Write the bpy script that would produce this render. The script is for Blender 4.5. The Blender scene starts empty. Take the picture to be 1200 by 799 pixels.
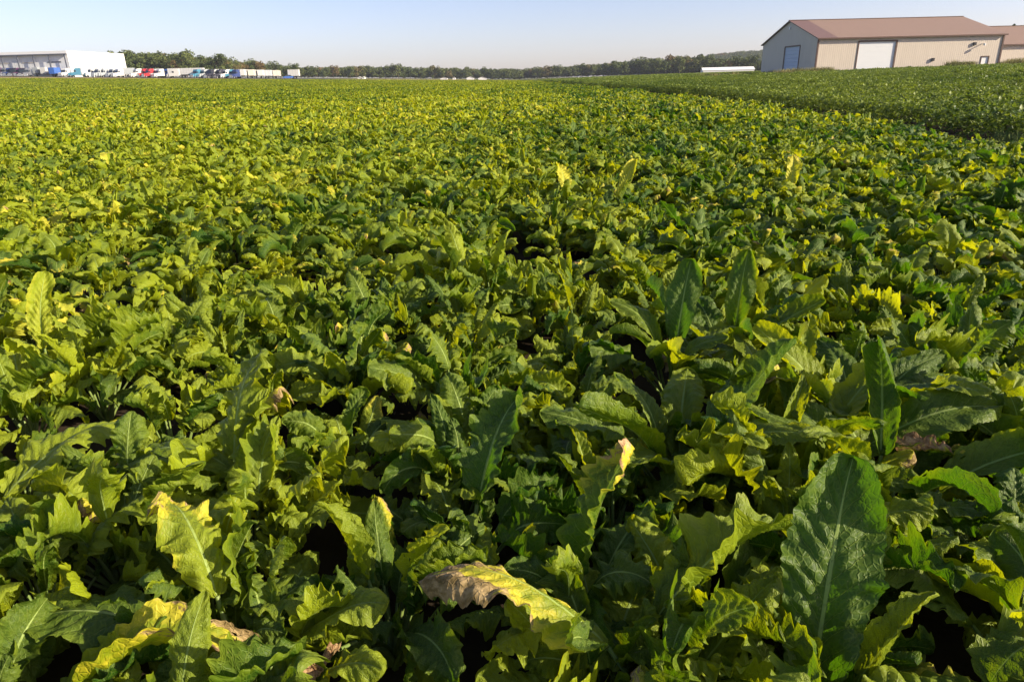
import bpy, math, random
import numpy as np
from mathutils import Vector, Matrix, Euler

random.seed(7)
RNG = np.random.default_rng(7)
scene = bpy.context.scene
COL = scene.collection
R = math.radians
PI = math.pi

# ------------------------------------------------------------------ camera
CAM = Vector((0, 0, 1.62))
PITCH = R(21.0)
FPX = 800.0
cam_d = bpy.data.cameras.new('camera')
cam_d.lens = 24; cam_d.sensor_width = 36; cam_d.clip_end = 20000; cam_d.clip_start = 0.05
cam = bpy.data.objects.new('camera', cam_d); COL.objects.link(cam)
ROLL = R(1.4)
cam.matrix_world = Matrix.Translation(CAM) @ Matrix.Rotation(PI/2-PITCH, 4, 'X') @ Matrix.Rotation(-ROLL, 4, 'Z')
scene.camera = cam

def ray(px, py):
    cx = (px - 600) / FPX; cy = -(py - 399.5) / FPX
    c, s = math.cos(ROLL), math.sin(ROLL)
    cx, cy = cx*c + cy*s, -cx*s + cy*c
    c, s = math.cos(PITCH), math.sin(PITCH)
    return Vector((cx, c + cy*s, -s + cy*c))
def at_h(px, py, z):
    d = ray(px, py); t = (z - CAM.z) / d.z
    return CAM + d*t
def proj(p):
    q = Vector(p) - CAM; c, s = math.cos(PITCH), math.sin(PITCH)
    zc = q.y*c - q.z*s; yc = q.y*s + q.z*c
    if zc < .05: return None
    u, v = q.x/zc, yc/zc; c, s = math.cos(ROLL), math.sin(ROLL)
    u, v = u*c - v*s, u*s + v*c
    return 600 + FPX*u, 399.5 - FPX*v
def XP(px, d):
    r = ray(px, 87 if px < 350 else 92 - (px-600)*math.tan(ROLL)); return r.x/r.y*d

# ------------------------------------------------------------------ light
SUN_EL = R(24); SUN_AZ = R(108)      # azimuth from the view direction towards the right
sdir = Vector((math.sin(SUN_AZ)*math.cos(SUN_EL), math.cos(SUN_AZ)*math.cos(SUN_EL), math.sin(SUN_EL)))
sl = bpy.data.lights.new('sun', 'SUN'); sl.energy = 5.0; sl.angle = R(0.5); sl.color = (1.0, 0.87, 0.66)
so = bpy.data.objects.new('sun', sl); COL.objects.link(so)
so.rotation_euler = sdir.to_track_quat('Z', 'Y').to_euler()
W = bpy.data.worlds.new('World'); scene.world = W; W.use_nodes = True
nt = W.node_tree; nt.nodes.clear()
sk = nt.nodes.new('ShaderNodeTexSky'); sk.sky_type = 'NISHITA'; sk.sun_disc = False
sk.sun_elevation = SUN_EL; sk.sun_rotation = SUN_AZ
sk.air_density = 0.8; sk.dust_density = 0.8; sk.ozone_density = 2.5
bg = nt.nodes.new('ShaderNodeBackground'); bg.inputs[1].default_value = 0.10
wo = nt.nodes.new('ShaderNodeOutputWorld')
tn = nt.nodes.new('ShaderNodeMix'); tn.data_type = 'RGBA'; tn.blend_type = 'MULTIPLY'; tn.inputs[0].default_value = 1
tn.inputs[7].default_value = (1.12, .93, .97, 1)
nt.links.new(sk.outputs[0], tn.inputs[6]); nt.links.new(tn.outputs[2], bg.inputs[0]); nt.links.new(bg.outputs[0], wo.inputs[0])
vs = scene.view_settings; vs.view_transform = 'Standard'; vs.look = 'None'; vs.gamma = 1; vs.exposure = 1.0
vs.use_curve_mapping = False
scene.cycles.max_bounces = 7; scene.cycles.transparent_max_bounces = 8
scene.cycles.diffuse_bounces = 2; scene.cycles.glossy_bounces = 2; scene.cycles.transmission_bounces = 3
scene.cycles.use_denoising = True

# ------------------------------------------------------------------ node helpers
class NG:
    def __init__(s, name):
        s.m = bpy.data.materials.new(name); s.m.use_nodes = True
        s.t = s.m.node_tree; s.t.nodes.clear()
        s.out = s.t.nodes.new('ShaderNodeOutputMaterial')
    def n(s, typ, **kw):
        n = s.t.nodes.new(typ)
        for k, v in kw.items(): setattr(n, k, v)
        return n
    def put(s, sock, v):
        if isinstance(v, bpy.types.NodeSocket): s.t.links.new(v, sock)
        elif v is not None:
            if hasattr(sock, 'default_value') and isinstance(v, (tuple, list)) and len(v) == 3 and sock.type == 'RGBA': v = (*v, 1)
            sock.default_value = v
    def math(s, op, a, b=None, c=None, clamp=False):
        n = s.n('ShaderNodeMath', operation=op, use_clamp=clamp)
        s.put(n.inputs[0], a)
        if b is not None: s.put(n.inputs[1], b)
        if c is not None: s.put(n.inputs[2], c)
        return n.outputs[0]
    def mix(s, f, a, b, blend='MIX'):
        n = s.n('ShaderNodeMix', data_type='RGBA', blend_type=blend)
        s.put(n.inputs[0], f); s.put(n.inputs[6], a); s.put(n.inputs[7], b)
        return n.outputs[2]
    def ramp(s, v, lo, hi, a=0., b=1., smooth=True):
        n = s.n('ShaderNodeMapRange', interpolation_type='SMOOTHSTEP' if smooth else 'LINEAR')
        s.put(n.inputs[0], v); s.put(n.inputs[1], lo); s.put(n.inputs[2], hi); s.put(n.inputs[3], a); s.put(n.inputs[4], b)
        return n.outputs[0]
    def noise(s, vec, scale, detail=2, rough=.5):
        n = s.n('ShaderNodeTexNoise'); s.put(n.inputs['Vector'], vec)
        n.inputs['Scale'].default_value = scale; n.inputs['Detail'].default_value = detail; n.inputs['Roughness'].default_value = rough
        return n.outputs[0]
    def bump(s, h, strength, dist, normal=None):
        n = s.n('ShaderNodeBump'); n.inputs['Strength'].default_value = strength; n.inputs['Distance'].default_value = dist
        s.put(n.inputs['Height'], h)
        if normal is not None: s.put(n.inputs['Normal'], normal)
        return n.outputs[0]
    def bsdf(s, col, rough=.6, spec=.3, normal=None, metal=0.):
        n = s.n('ShaderNodeBsdfPrincipled')
        s.put(n.inputs['Base Color'], col); s.put(n.inputs['Roughness'], rough); s.put(n.inputs['Specular IOR Level'], spec)
        s.put(n.inputs['Metallic'], metal)
        if normal is not None: s.put(n.inputs['Normal'], normal)
        return n.outputs[0]
    def surf(s, sh): s.t.links.new(sh, s.out.inputs[0])

def crop_material(name, dark, light, trans, veins=True):
    g = NG(name)
    uv = g.n('ShaderNodeUVMap', uv_map='UVMap').outputs[0]
    sp = g.n('ShaderNodeSeparateXYZ'); g.put(sp.inputs[0], uv)
    u = g.math('ABSOLUTE', g.math('SUBTRACT', g.math('MULTIPLY', sp.outputs[0], 2.), 1.)); v = sp.outputs[1]
    at = g.n('ShaderNodeAttribute', attribute_name='lf')
    sa = g.n('ShaderNodeSeparateColor'); g.put(sa.inputs[0], at.outputs[0])
    lr, ly, lb = sa.outputs[0], sa.outputs[1], sa.outputs[2]
    oi = g.n('ShaderNodeObjectInfo').outputs['Random']
    pos = g.n('ShaderNodeNewGeometry').outputs['Position']
    spp = g.n('ShaderNodeSeparateXYZ'); g.put(spp.inputs[0], pos)
    zone = g.noise(pos, .28, 2)
    # yellowing of the crop: patches of the field, single leaves, margins
    left = g.ramp(g.math('SUBTRACT', spp.outputs[0], g.math('MULTIPLY', spp.outputs[1], .05)), 3.5, -6.0)
    zone2 = g.noise(pos, 1.3, 2)
    nearz = g.ramp(spp.outputs[1], 60., 9., .72, 1.)
    ywl = g.math('ADD', g.math('MULTIPLY', g.math('MULTIPLY', left, nearz), .36), g.math('MULTIPLY', g.math('SUBTRACT', zone, .5), 1.1))
    ywl = g.math('ADD', ywl, g.math('ADD', g.math('MULTIPLY', g.math('SUBTRACT', zone2, .5), .8), -.04))
    ywl = g.math('ADD', ywl, g.math('MULTIPLY', lr, .62))
    ywl = g.math('ADD', ywl, g.math('MULTIPLY', g.math('SUBTRACT', oi, .5), .42))
    ywl = g.math('ADD', ywl, ly)
    # blotches within the leaf
    uvo = g.n('ShaderNodeVectorMath', operation='ADD'); g.put(uvo.inputs[0], uv)
    cmb = g.n('ShaderNodeCombineXYZ'); g.put(cmb.inputs[0], g.math('MULTIPLY', lr, 37.)); g.put(cmb.inputs[1], g.math('MULTIPLY', oi, 91.)); g.put(uvo.inputs[1], cmb.outputs[0])
    uvn = uvo.outputs[0]
    bl = g.noise(uvn, 3.2, 3, .6)
    ywl = g.math('ADD', ywl, g.math('MULTIPLY', g.math('SUBTRACT', bl, .5), .7))
    ywl = g.math('ADD', ywl, g.ramp(u, .6, 1.0, 0., .16))
    f = g.ramp(ywl, .12, 1.02)
    col = g.mix(f, dark, light)
    deepy = g.ramp(ywl, 1.05, 1.6)
    col = g.mix(g.math('MULTIPLY', deepy, .85), col, (.42, .36, .03))
    h = None
    if veins:
        # lateral veins sweep forward from the midrib, alternately on each side
        lv = g.math('SUBTRACT', g.math('MULTIPLY', v, 11.), g.math('MULTIPLY', g.math('POWER', u, .8), 2.1))
        wob = g.math('MULTIPLY', g.math('SUBTRACT', g.noise(uvn, 5., 2), .5), .55)
        lv = g.math('ADD', lv, wob)
        tri = g.math('ABSOLUTE', g.math('SUBTRACT', g.math('FRACT', lv), .5))     # .5 on the vein
        vein = g.ramp(tri, .455, .495)
        vein = g.math('MULTIPLY', vein, g.ramp(u, .95, .5))
        mid = g.ramp(u, g.math('SUBTRACT', .075, g.math('MULTIPLY', v, .045)), g.math('SUBTRACT', .045, g.math('MULTIPLY', v, .035)))
        vor = g.n('ShaderNodeTexVoronoi', feature='DISTANCE_TO_EDGE')
        mp = g.n('ShaderNodeMapping'); g.put(mp.inputs[0], uvn); mp.inputs['Scale'].default_value = (9, 21, 1)
        g.put(vor.inputs['Vector'], mp.outputs[0]); vor.inputs['Scale'].default_value = 1.6
        ret = g.math('MAXIMUM', g.ramp(vor.outputs[0], .0, .2), mid)
        vcol = g.mix(.62, col, (.24, .31, .06))
        col = g.mix(g.math('MULTIPLY', g.math('SUBTRACT', 1., ret), .24), col, (.15, .21, .02))
        col = g.mix(g.math('MULTIPLY', vein, .8), col, vcol)
        col = g.mix(g.math('MULTIPLY', mid, .85), col, (.26, .34, .09))
        h = g.math('ADD', g.math('MULTIPLY', ret, .40), g.math('MULTIPLY', vein, -.8))
        h = g.math('ADD', h, g.math('MULTIPLY', mid, -.9))
        h = g.math('ADD', h, g.math('MULTIPLY', g.noise(uvn, 16., 3), .9))
    # small feeding marks and brown dry tissue at tip and margins
    sp1 = g.noise(uvn, 46., 1)
    col = g.mix(g.math('MULTIPLY', g.ramp(sp1, .73, .78), .75), col, (.33, .27, .09))
    tip = g.math('ADD', g.math('MULTIPLY', v, .75), g.math('MULTIPLY', u, .42))
    br = g.math('ADD', lb, g.math('SUBTRACT', tip, 1.47))
    br = g.math('ADD', br, g.math('MULTIPLY', g.math('SUBTRACT', g.noise(uvn, 5.5, 4, .7), .5), 1.1))
    brm = g.ramp(br, .0, .09)
    halo = g.math('MULTIPLY', g.ramp(br, -.28, .0), g.ramp(lb, .02, .15))
    col = g.mix(g.math('MULTIPLY', halo, .75), col, (.52, .42, .03))
    dry = g.mix(g.ramp(g.noise(uvn, 7., 5, .75), .36, .66), (.11, .055, .025), (.46, .31, .16))
    col = g.mix(brm, col, dry)
    nrm = g.bump(h, .7, .004) if h is not None else None
    rough = g.math('ADD', g.math('MULTIPLY', brm, .35), .5)
    bf = g.n('ShaderNodeNewGeometry').outputs['Backfacing']
    col = g.mix(g.math('MULTIPLY', bf, .2), col, (.16, .20, .04))
    p = g.bsdf(col, rough, .15, nrm)
    tr = g.n('ShaderNodeBsdfTranslucent')
    tcol = g.mix(f, trans[0], trans[1])
    tcol = g.mix(brm, tcol, (.09, .055, .025))
    if veins: tcol = g.mix(g.math('MULTIPLY', g.math('MAXIMUM', vein, mid), .5), tcol, (.1, .13, .01))
    g.put(tr.inputs[0], tcol)
    if nrm: g.put(tr.inputs[1], nrm)
    ad = g.n('ShaderNodeAddShader'); g.put(ad.inputs[0], p); g.put(ad.inputs[1], tr.outputs[0])
    last = ad.outputs[0]
    # insect holes: missing tissue on a few leaves
    if veins:
        hole = g.math('MULTIPLY', g.ramp(g.noise(uvn, 8.5, 2, .4), .715, .72), g.ramp(g.math('ADD', lr, oi), 1.0, 1.02))
        hole = g.math('MULTIPLY', hole, g.ramp(u, .08, .14))
        tp = g.n('ShaderNodeBsdfTransparent'); mx = g.n('ShaderNodeMixShader')
        g.put(mx.inputs[0], hole); g.put(mx.inputs[1], last); g.put(mx.inputs[2], tp.outputs[0]); last = mx.outputs[0]
    g.surf(last)
    return g.m

M_LEAF = crop_material('crop_leaf', (.012, .042, .003), (.168, .200, .005), ((.034, .082, .001), (.26, .26, .002)))
M_LEAF_FAR = crop_material('crop_leaf_far', (.012, .042, .003), (.168, .200, .005), ((.034, .082, .001), (.26, .26, .002)), veins=False)
g = NG('petiole'); g.surf(g.bsdf(g.mix(g.noise(g.n('ShaderNodeNewGeometry').outputs['Position'], 25.), (.10, .17, .035), (.22, .27, .08)), .45, .35)); M_PET = g.m
g = NG('soy_leaf')
pos = g.n('ShaderNodeNewGeometry').outputs['Position']
at = g.n('ShaderNodeAttribute', attribute_name='lf'); sa = g.n('ShaderNodeSeparateColor'); g.put(sa.inputs[0], at.outputs[0])
ff = g.math('ADD', g.math('MULTIPLY', sa.outputs[0], .7), g.math('MULTIPLY', g.math('SUBTRACT', g.noise(pos, .1, 3), .42), 1.2), clamp=True)
pp = g.bsdf(g.mix(ff, (.032, .062, .010), (.18, .215, .03)), .5, .25)
tr = g.n('ShaderNodeBsdfTranslucent'); g.put(tr.inputs[0], g.mix(ff, (.035, .06, .004), (.11, .13, .01)))
ad = g.n('ShaderNodeAddShader'); g.put(ad.inputs[0], pp); g.put(ad.inputs[1], tr.outputs[0]); g.surf(ad.outputs[0]); M_SOY = g.m

def simple(name, col, rough=.6, spec=.3, metal=0., var=.12, scale=3.):
    g = NG(name); pos = g.n('ShaderNodeTexCoord').outputs['Object']
    c2 = tuple(c*(1-var) for c in col)
    g.surf(g.bsdf(g.mix(g.noise(pos, scale, 4, .6), c2, tuple(min(1, c*(1+var)) for c in col)), rough, spec, metal=metal))
    return g.m
def ribbed(name, col, axis='X', pitch=.3, var=.1):
    g = NG(name); tc = g.n('ShaderNodeTexCoord').outputs['Object']
    sp = g.n('ShaderNodeSeparateXYZ'); g.put(sp.inputs[0], tc)
    fr = g.math('FRACT', g.math('DIVIDE', sp.outputs['XYZ'.index(axis)], pitch))
    rib = g.ramp(g.math('ABSOLUTE', g.math('SUBTRACT', fr, .5)), .38, .46)
    mp = g.n('ShaderNodeMapping'); g.put(mp.inputs[0], tc); mp.inputs['Scale'].default_value = (1., 1., .25)
    st = g.noise(mp.outputs[0], 1.1, 5, .6)
    c = g.mix(st, tuple(x*(1-var) for x in col), tuple(min(1, x*(1+var)) for x in col))
    # panel seams: every third rib slightly darker
    fr3 = g.math('FRACT', g.math('DIVIDE', sp.outputs['XYZ'.index(axis)], pitch*3))
    c = g.mix(g.math('MULTIPLY', g.ramp(fr3, .05, .0), .35), c, tuple(x*.7 for x in col))
    g.surf(g.bsdf(c, .5, .35, g.bump(rib, .8, .03)))
    return g.m

# ------------------------------------------------------------------ tagging
def tag(o, label=None, cat=None, group=None, kind=None):
    if label: o['label'] = label
    if cat: o['category'] = cat
    if group: o['group'] = group
    if kind: o['kind'] = kind
    return o
def empty(name, loc, rz=0):
    o = bpy.data.objects.new(name, None); COL.objects.link(o)
    o.location = loc; o.rotation_euler = (0, 0, rz); o.empty_display_size = .1
    return o
def link(name, me, parent=None):
    o = bpy.data.objects.new(name, me); COL.objects.link(o)
    if parent: o.parent = parent
    return o
def copy_tree(o, parent=None):
    c = o.copy(); COL.objects.link(c); c.parent = parent
    for ch in list(o.children): copy_tree(ch, c)
    return c

# ------------------------------------------------------------------ mesh from arrays
def mesh_np(name, V, F, mats, UV=None, LF=None, MI=None, smooth=True):
    """V (n,3); F (m,4) quads, a repeated last index makes a triangle; UV, LF per vertex"""
    me = bpy.data.meshes.new(name)
    n, m = len(V), len(F)
    me.vertices.add(n); me.vertices.foreach_set('co', np.asarray(V, np.float32).ravel())
    tri = F[:, 2] == F[:, 3]
    cnt = np.where(tri, 3, 4); st = np.concatenate([[0], np.cumsum(cnt)[:-1]])
    mask = np.ones((m, 4), bool); mask[:, 3] = ~tri
    li = F[mask]
    me.loops.add(len(li)); me.loops.foreach_set('vertex_index', li.astype(np.int32))
    me.polygons.add(m); me.polygons.foreach_set('loop_start', st.astype(np.int32))
    if MI is not None: me.polygons.foreach_set('material_index', MI.astype(np.int32))
    me.polygons.foreach_set('use_smooth', np.full(m, smooth))
    if UV is not None:
        ul = me.uv_layers.new(name='UVMap'); ul.data.foreach_set('uv', np.asarray(UV, np.float32)[li].ravel())
    if LF is not None:
        a = me.attributes.new('lf', 'FLOAT_COLOR', 'POINT'); a.data.foreach_set('color', np.asarray(LF, np.float32).ravel())
    for mm in mats: me.materials.append(mm)
    me.update(calc_edges=True)
    return me

def leaf_arrays(rng, nl, nw, L=.36, Wd=.085, Lp=.18, ep=75, e0=60, arch=80, fold=25, ruffle=.35, curl=.0, twist=0., brown=0., yellow=0., rolled=0., quilt=1.):
    """a crop leaf: stalk from the crown at the origin growing towards +X, then the crinkled blade.
    angles in degrees above the horizontal"""
    # stalk path
    npet = 5 if nl > 12 else 2
    P = [np.zeros(3)]; e = R(ep)
    for i in range(npet):
        f = (i+1)/npet; ee = R(ep) + (R(e0)-R(ep))*f*.8
        P.append(P[-1] + Lp/npet*np.array([math.cos(ee), 0, math.sin(ee)]))
    pet = np.array(P)
    r0 = .0075
    pv, pf = [], []
    ks = 5 if nl > 12 else 3
    for i, c in enumerate(pet):
        rr = r0*(1 - .45*i/npet)*(1.35 if i == 0 else 1)
        for k in range(ks):
            a = 2*PI*k/ks
            pv.append(c + np.array([-math.sin(R(ep))*math.cos(a)*rr, math.sin(a)*rr*1.3, math.cos(R(ep))*math.cos(a)*rr]))
    for i in range(npet):
        for k in range(ks):
            pf.append([i*ks+k, i*ks+(k+1) % ks, (i+1)*ks+(k+1) % ks, (i+1)*ks+k])
    pv = np.array(pv); pf = np.array(pf)
    # blade
    t = np.linspace(0, 1, nl+1); s = np.linspace(-1, 1, nw+1)
    e = R(e0) - R(arch)*t**1.35 + .10*np.sin(t*6+rng.uniform(0, 6))
    az = np.cumsum(rng.normal(0, .03, nl+1)) * min(1, 12/nl) + rng.uniform(-.25, .25)*t*t
    d = np.stack([np.cos(e)*np.cos(az), np.cos(e)*np.sin(az), np.sin(e)], 1)
    mid = pet[-1] + np.concatenate([[np.zeros(3)], np.cumsum((d[:-1]+d[1:])*.5*L/nl, 0)])
    S0 = np.stack([-np.sin(az), np.cos(az), 0*az], 1)
    N0 = np.cross(d, S0)
    tw = R(twist)*t + .12*np.sin(t*5+rng.uniform(0, 6))
    S = S0*np.cos(tw)[:, None] + N0*np.sin(tw)[:, None]
    N = np.cross(d, S)
    w = Wd*1.28*(t+.015)**.42*np.clip(1-t, 0, 1)**.40*(1+.12*np.sin(t*PI))
    lob = {}
    for sd in (-1, 1):
        lo = 1 + .06*np.sin(t*rng.uniform(9, 13)+rng.uniform(0, 6)) + .045*np.sin(t*rng.uniform(20, 27)+rng.uniform(0, 6))
        if nl >= 24:
            ph = t*nl/4 + .15*np.sin(t*40)
            teeth = np.abs((ph % 1)-.35)
            lo = lo*(1 - (.055 if nl > 50 else .03)*teeth*2*rng.uniform(.4, 1.4, nl+1))
        lob[sd] = w*lo
    T_, S_ = np.meshgrid(t, s, indexing='ij')
    a = np.abs(S_)
    wl = np.where(S_ < 0, lob[-1][:, None], lob[1][:, None])
    # angle of the section away from the midrib: fold + curl growing to the margin
    foldv = R(fold)*(1 - .5*T_)
    ang = foldv + R(curl)*a**1.5*(.5+.5*T_)
    # rolled tip
    ang = ang + rolled*np.clip((T_-.45)/.55, 0, 1)*a*2.2
    f1, f2 = rng.uniform(2.0, 3.6), rng.uniform(5.5, 9)
    rf = 0
    for sd in (-1, 1):
        p1, p2, p3 = rng.uniform(0, 6.28, 3)
        rr = np.sin(2*PI*f1*T_+p1) + .62*np.sin(2*PI*f2*T_+p2) + .28*np.sin(2*PI*f2*1.9*T_+p3)
        rf = rf + np.where((S_ < 0) if sd < 0 else (S_ >= 0), rr, 0)
    ruf = ruffle*wl*a**2.2*rf*.28 + ruffle*.006*a*np.sin(T_*31+a*5+rng.uniform(0, 6))*np.sin(T_*17+S_*4)
    # quilted tissue between lateral veins
    ql = np.abs(np.sin(PI*(11*T_ - 2.1*a**.8)))**.6
    q = quilt*.0075*(ql-.6)*np.clip(a*4, 0, 1)*(1.1-.6*a)
    big = .012*np.sin(T_*7+a*3+rng.uniform(0, 6))*np.clip(a*2, 0, 1)
    lat = a*wl*np.cos(np.clip(ang, -2.4, 2.6))*np.sign(S_)
    hgt = a*wl*np.sin(np.clip(ang, -2.4, 2.6)) + ruf + q + big
    fw = a*wl*.16
    # in-plane crowding of the ruffle
    fw = fw + ruffle*wl*a**2*.07*np.sin(2*PI*f1*T_*1.7+1.3)
    V = mid[:, None, :] + S[:, None, :]*lat[..., None] + N[:, None, :]*hgt[..., None] + d[:, None, :]*fw[..., None]
    V = V.reshape(-1, 3)
    idx = np.arange((nl+1)*(nw+1)).reshape(nl+1, nw+1)
    F = np.stack([idx[:-1, :-1], idx[:-1, 1:], idx[1:, 1:], idx[1:, :-1]], -1).reshape(-1, 4)
    UV = np.stack([(S_+1)/2, T_], -1).reshape(-1, 2)
    lr = rng.uniform()
    LF = np.tile([lr, yellow, brown, 1.], (len(V), 1))
    # midrib ridge on the underside for near leaves
    VV = np.concatenate([V, pv]); FF = np.concatenate([F, pf+len(V)])
    UVv = np.concatenate([UV, np.tile([.5, .5], (len(pv), 1))]); LFv = np.concatenate([LF, np.tile([lr, 0, 0, 1.], (len(pv), 1))])
    MI = np.concatenate([np.zeros(len(F), int), np.ones(len(pf), int)])
    return VV, FF, UVv, LFv, MI

def leaf_params(rng, cls):
    """cls 0 inner erect, 1 middle, 2 outer spreading"""
    u = rng.uniform
    if cls == 0:
        p = dict(L=u(.19, .32), Wd=u(.058, .092), Lp=u(.20, .30), ep=u(78, 88), e0=u(62, 84), arch=u(20, 110), fold=u(10, 45), ruffle=u(.6, 1.35), curl=u(-80, 100), twist=u(-100, 100))
    elif cls == 1:
        p = dict(L=u(.21, .33), Wd=u(.066, .104), Lp=u(.19, .28), ep=u(66, 80), e0=u(45, 75), arch=u(40, 130), fold=u(0, 40), ruffle=u(.6, 1.35), curl=u(-100, 90), twist=u(-90, 90))
    else:
        p = dict(L=u(.21, .32), Wd=u(.066, .10), Lp=u(.15, .25), ep=u(48, 68), e0=u(25, 60), arch=u(30, 110), fold=u(0, 30), ruffle=u(.5, 1.2), curl=u(-80, 40), twist=u(-60, 60))
    p['yellow'] = max(0, rng.normal(0, .12)) if u() < .8 else u(.2, .6)
    p['brown'] = 0 if u() < .94 else u(.3, .6)
    if cls == 2 and u() < .08: p['yellow'] = u(.4, .9); p['brown'] = u(.5, .9)
    return p

def xform(V, az, tilt, sc, off):
    c, s = math.cos(tilt), math.sin(tilt)
    A = V*sc
    x = A[:, 0]*c + A[:, 2]*s; z = -A[:, 0]*s + A[:, 2]*c
    y = A[:, 1]
    ca, sa = math.cos(az), math.sin(az)
    return np.stack([x*ca - y*sa, x*sa + y*ca, z], 1) + off

def leaf_plan(rng, n):
    out = []
    a0 = rng.uniform(0, 6.28)
    for k in range(n):
        f = k/(n-1)
        cls = 0 if f < .3 else (1 if f < .72 else 2)
        out.append((cls, a0 + k*2.4 + rng.normal(0, .25), rng.normal(0, .09), rng.uniform(.82, 1.12)))
    return out

def merge(parts):
    Vs, Fs, Us, Ls, Ms, off = [], [], [], [], [], 0
    for V, F, U, Lf, Mi in parts:
        Vs.append(V); Fs.append(F+off); Us.append(U); Ls.append(Lf); Ms.append(Mi); off += len(V)
    return np.concatenate(Vs), np.concatenate(Fs), np.concatenate(Us), np.concatenate(Ls), np.concatenate(Ms)

def plant_arrays(rng, n, nl, nw, sc=1.):
    parts = []
    for cls, az, tilt, s in leaf_plan(rng, n):
        V, F, U, Lf, Mi = leaf_arrays(rng, nl, nw, **leaf_params(rng, cls))
        V = xform(V, az, tilt, s*sc, np.array([math.cos(az)*.02, math.sin(az)*.02, 0]))
        parts.append((V, F, U, Lf, Mi))
    return merge(parts)

# near leaf meshes (shared by leaf objects)
NV = 12
LEAVES = []
for cls in range(3):
    row = []
    for k in range(NV):
        V, F, U, Lf, Mi = leaf_arrays(RNG, 72, 22, **leaf_params(RNG, cls))
        row.append(mesh_np('crop_leaf', V, F, [M_LEAF, M_PET], U, Lf, Mi))
    LEAVES.append(row)
BIG = []
for k in range(8):
    u = RNG.uniform
    V, F, U, Lf, Mi = leaf_arrays(RNG, 84, 24, L=u(.36, .46), Wd=u(.075, .10), Lp=u(.2, .28), ep=u(66, 84), e0=u(45, 78), arch=u(15, 95), fold=u(8, 28), ruffle=u(.25, .65), curl=u(-50, 60), twist=u(-60, 60), brown=0, yellow=-.1, quilt=.9)
    BIG.append(mesh_np('crop_leaf', V, F, [M_LEAF, M_PET], U, Lf, Mi))
def custom_leaf(seed, **kw):
    V, F, U, Lf, Mi = leaf_arrays(np.random.default_rng(seed), 84, 26, **kw)
    return mesh_np('crop_leaf', V, F, [M_LEAF, M_PET], U, Lf, Mi), V[:85*27]

PLANT_MID = [mesh_np('crop_plant', *(lambda a: (a[0], a[1], [M_LEAF, M_PET], a[2], a[3], a[4]))(plant_arrays(RNG, 21, 32, 10))) for k in range(10)]
PLANT_LOW = [mesh_np('crop_plant_low', *(lambda a: (a[0], a[1], [M_LEAF_FAR, M_PET], a[2], a[3], a[4]))(plant_arrays(RNG, 17, 12, 6))) for k in range(8)]

def terrain(x, y):
    x = np.asarray(x, float); y = np.asarray(y, float)
    right = 1.4*(1-np.exp(-np.clip(x-11, 0, None)/35))
    q = np.clip(y/335, 0, 1.03)
    left = np.clip(.031*np.clip(6-x, 0, 240) + .4, 0, None)*q
    return np.where(x > 6, right, 0) + left*np.clip(1-(x-6)/12, 0, 1)

def patch_arrays(rng, size, nplants, nleaf, nl, nw, sc=1.):
    parts = []
    for i in range(nplants):
        V, F, U, Lf, Mi = plant_arrays(rng, nleaf, nl, nw, sc*rng.uniform(.85, 1.15))
        V = V + np.array([rng.uniform(-size/2, size/2), rng.uniform(-size/2, size/2), 0])
        k = Mi == 0
        parts.append((V, F[k], U, Lf, Mi[k]))
    return merge(parts)
PATCH = [mesh_np('crop_patch', *(lambda a: (a[0], a[1], [M_LEAF_FAR], a[2], a[3], a[4]))(patch_arrays(RNG, 3., 40, 11, 5, 2))) for k in range(5)]
PATCH_FAR = [mesh_np('crop_patch_far', *(lambda a: (a[0], a[1], [M_LEAF_FAR], a[2], a[3], a[4]))(patch_arrays(RNG, 6., 95, 7, 3, 2, 1.15))) for k in range(3)]

# soybean patches
def soy_arrays(rng, size, rows, per, lsz, h=.66):
    V, F, LF = [], [], []
    cnt = 0
    for r_ in range(rows):
        xr = -size/2 + (r_+.5)*size/rows
        n = per
        x = xr + rng.normal(0, .12, n); y = rng.uniform(-size/2, size/2, n)
        z = h*(1 - rng.uniform(0, 1, n)**2*.75) + .08*np.sin(y*5+r_*2)
        for i in range(n):
            a = rng.uniform(0, 6.28); lr = rng.uniform()
            for tr_ in range(3):
                aa = a + (tr_-1)*1.5 + rng.normal(0, .15)
                l = lsz*rng.uniform(.75, 1.2); wd = l*.36; tl = rng.normal(-.15, .55); ro = rng.normal(0, .45)
                D = np.array([math.cos(aa)*math.cos(tl), math.sin(aa)*math.cos(tl), math.sin(tl)])
                Sd = np.array([-math.sin(aa), math.cos(aa), ro]); Sd /= np.linalg.norm(Sd)
                o = np.array([x[i], y[i], z[i]]) + D*.02
                V += [o, o+D*l*.4+Sd*wd, o+D*l*.85+Sd*wd*.35, o+D*l, o+D*l*.85-Sd*wd*.35, o+D*l*.4-Sd*wd, o+D*l*.45+np.array([0, 0, -.012])]
                F += [[cnt, cnt+1, cnt+6, cnt+6], [cnt+1, cnt+2, cnt+3, cnt+6], [cnt+3, cnt+4, cnt+5, cnt+6], [cnt+5, cnt, cnt+6, cnt+6]]
                LF += [[lr, 0, 0, 1]]*7; cnt += 7
    V = np.array(V); F = np.array(F); LF = np.array(LF)
    return V, F, [M_SOY], np.zeros((len(V), 2)), LF, np.zeros(len(F), int)
SOY = [mesh_np('soy_patch', *soy_arrays(RNG, 2.28, 3, 230, .105), smooth=False) for k in range(4)]
SOY_FAR = [mesh_np('soy_patch_far', *soy_arrays(RNG, 4.56, 6, 190, .15), smooth=False) for k in range(3)]

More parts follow.
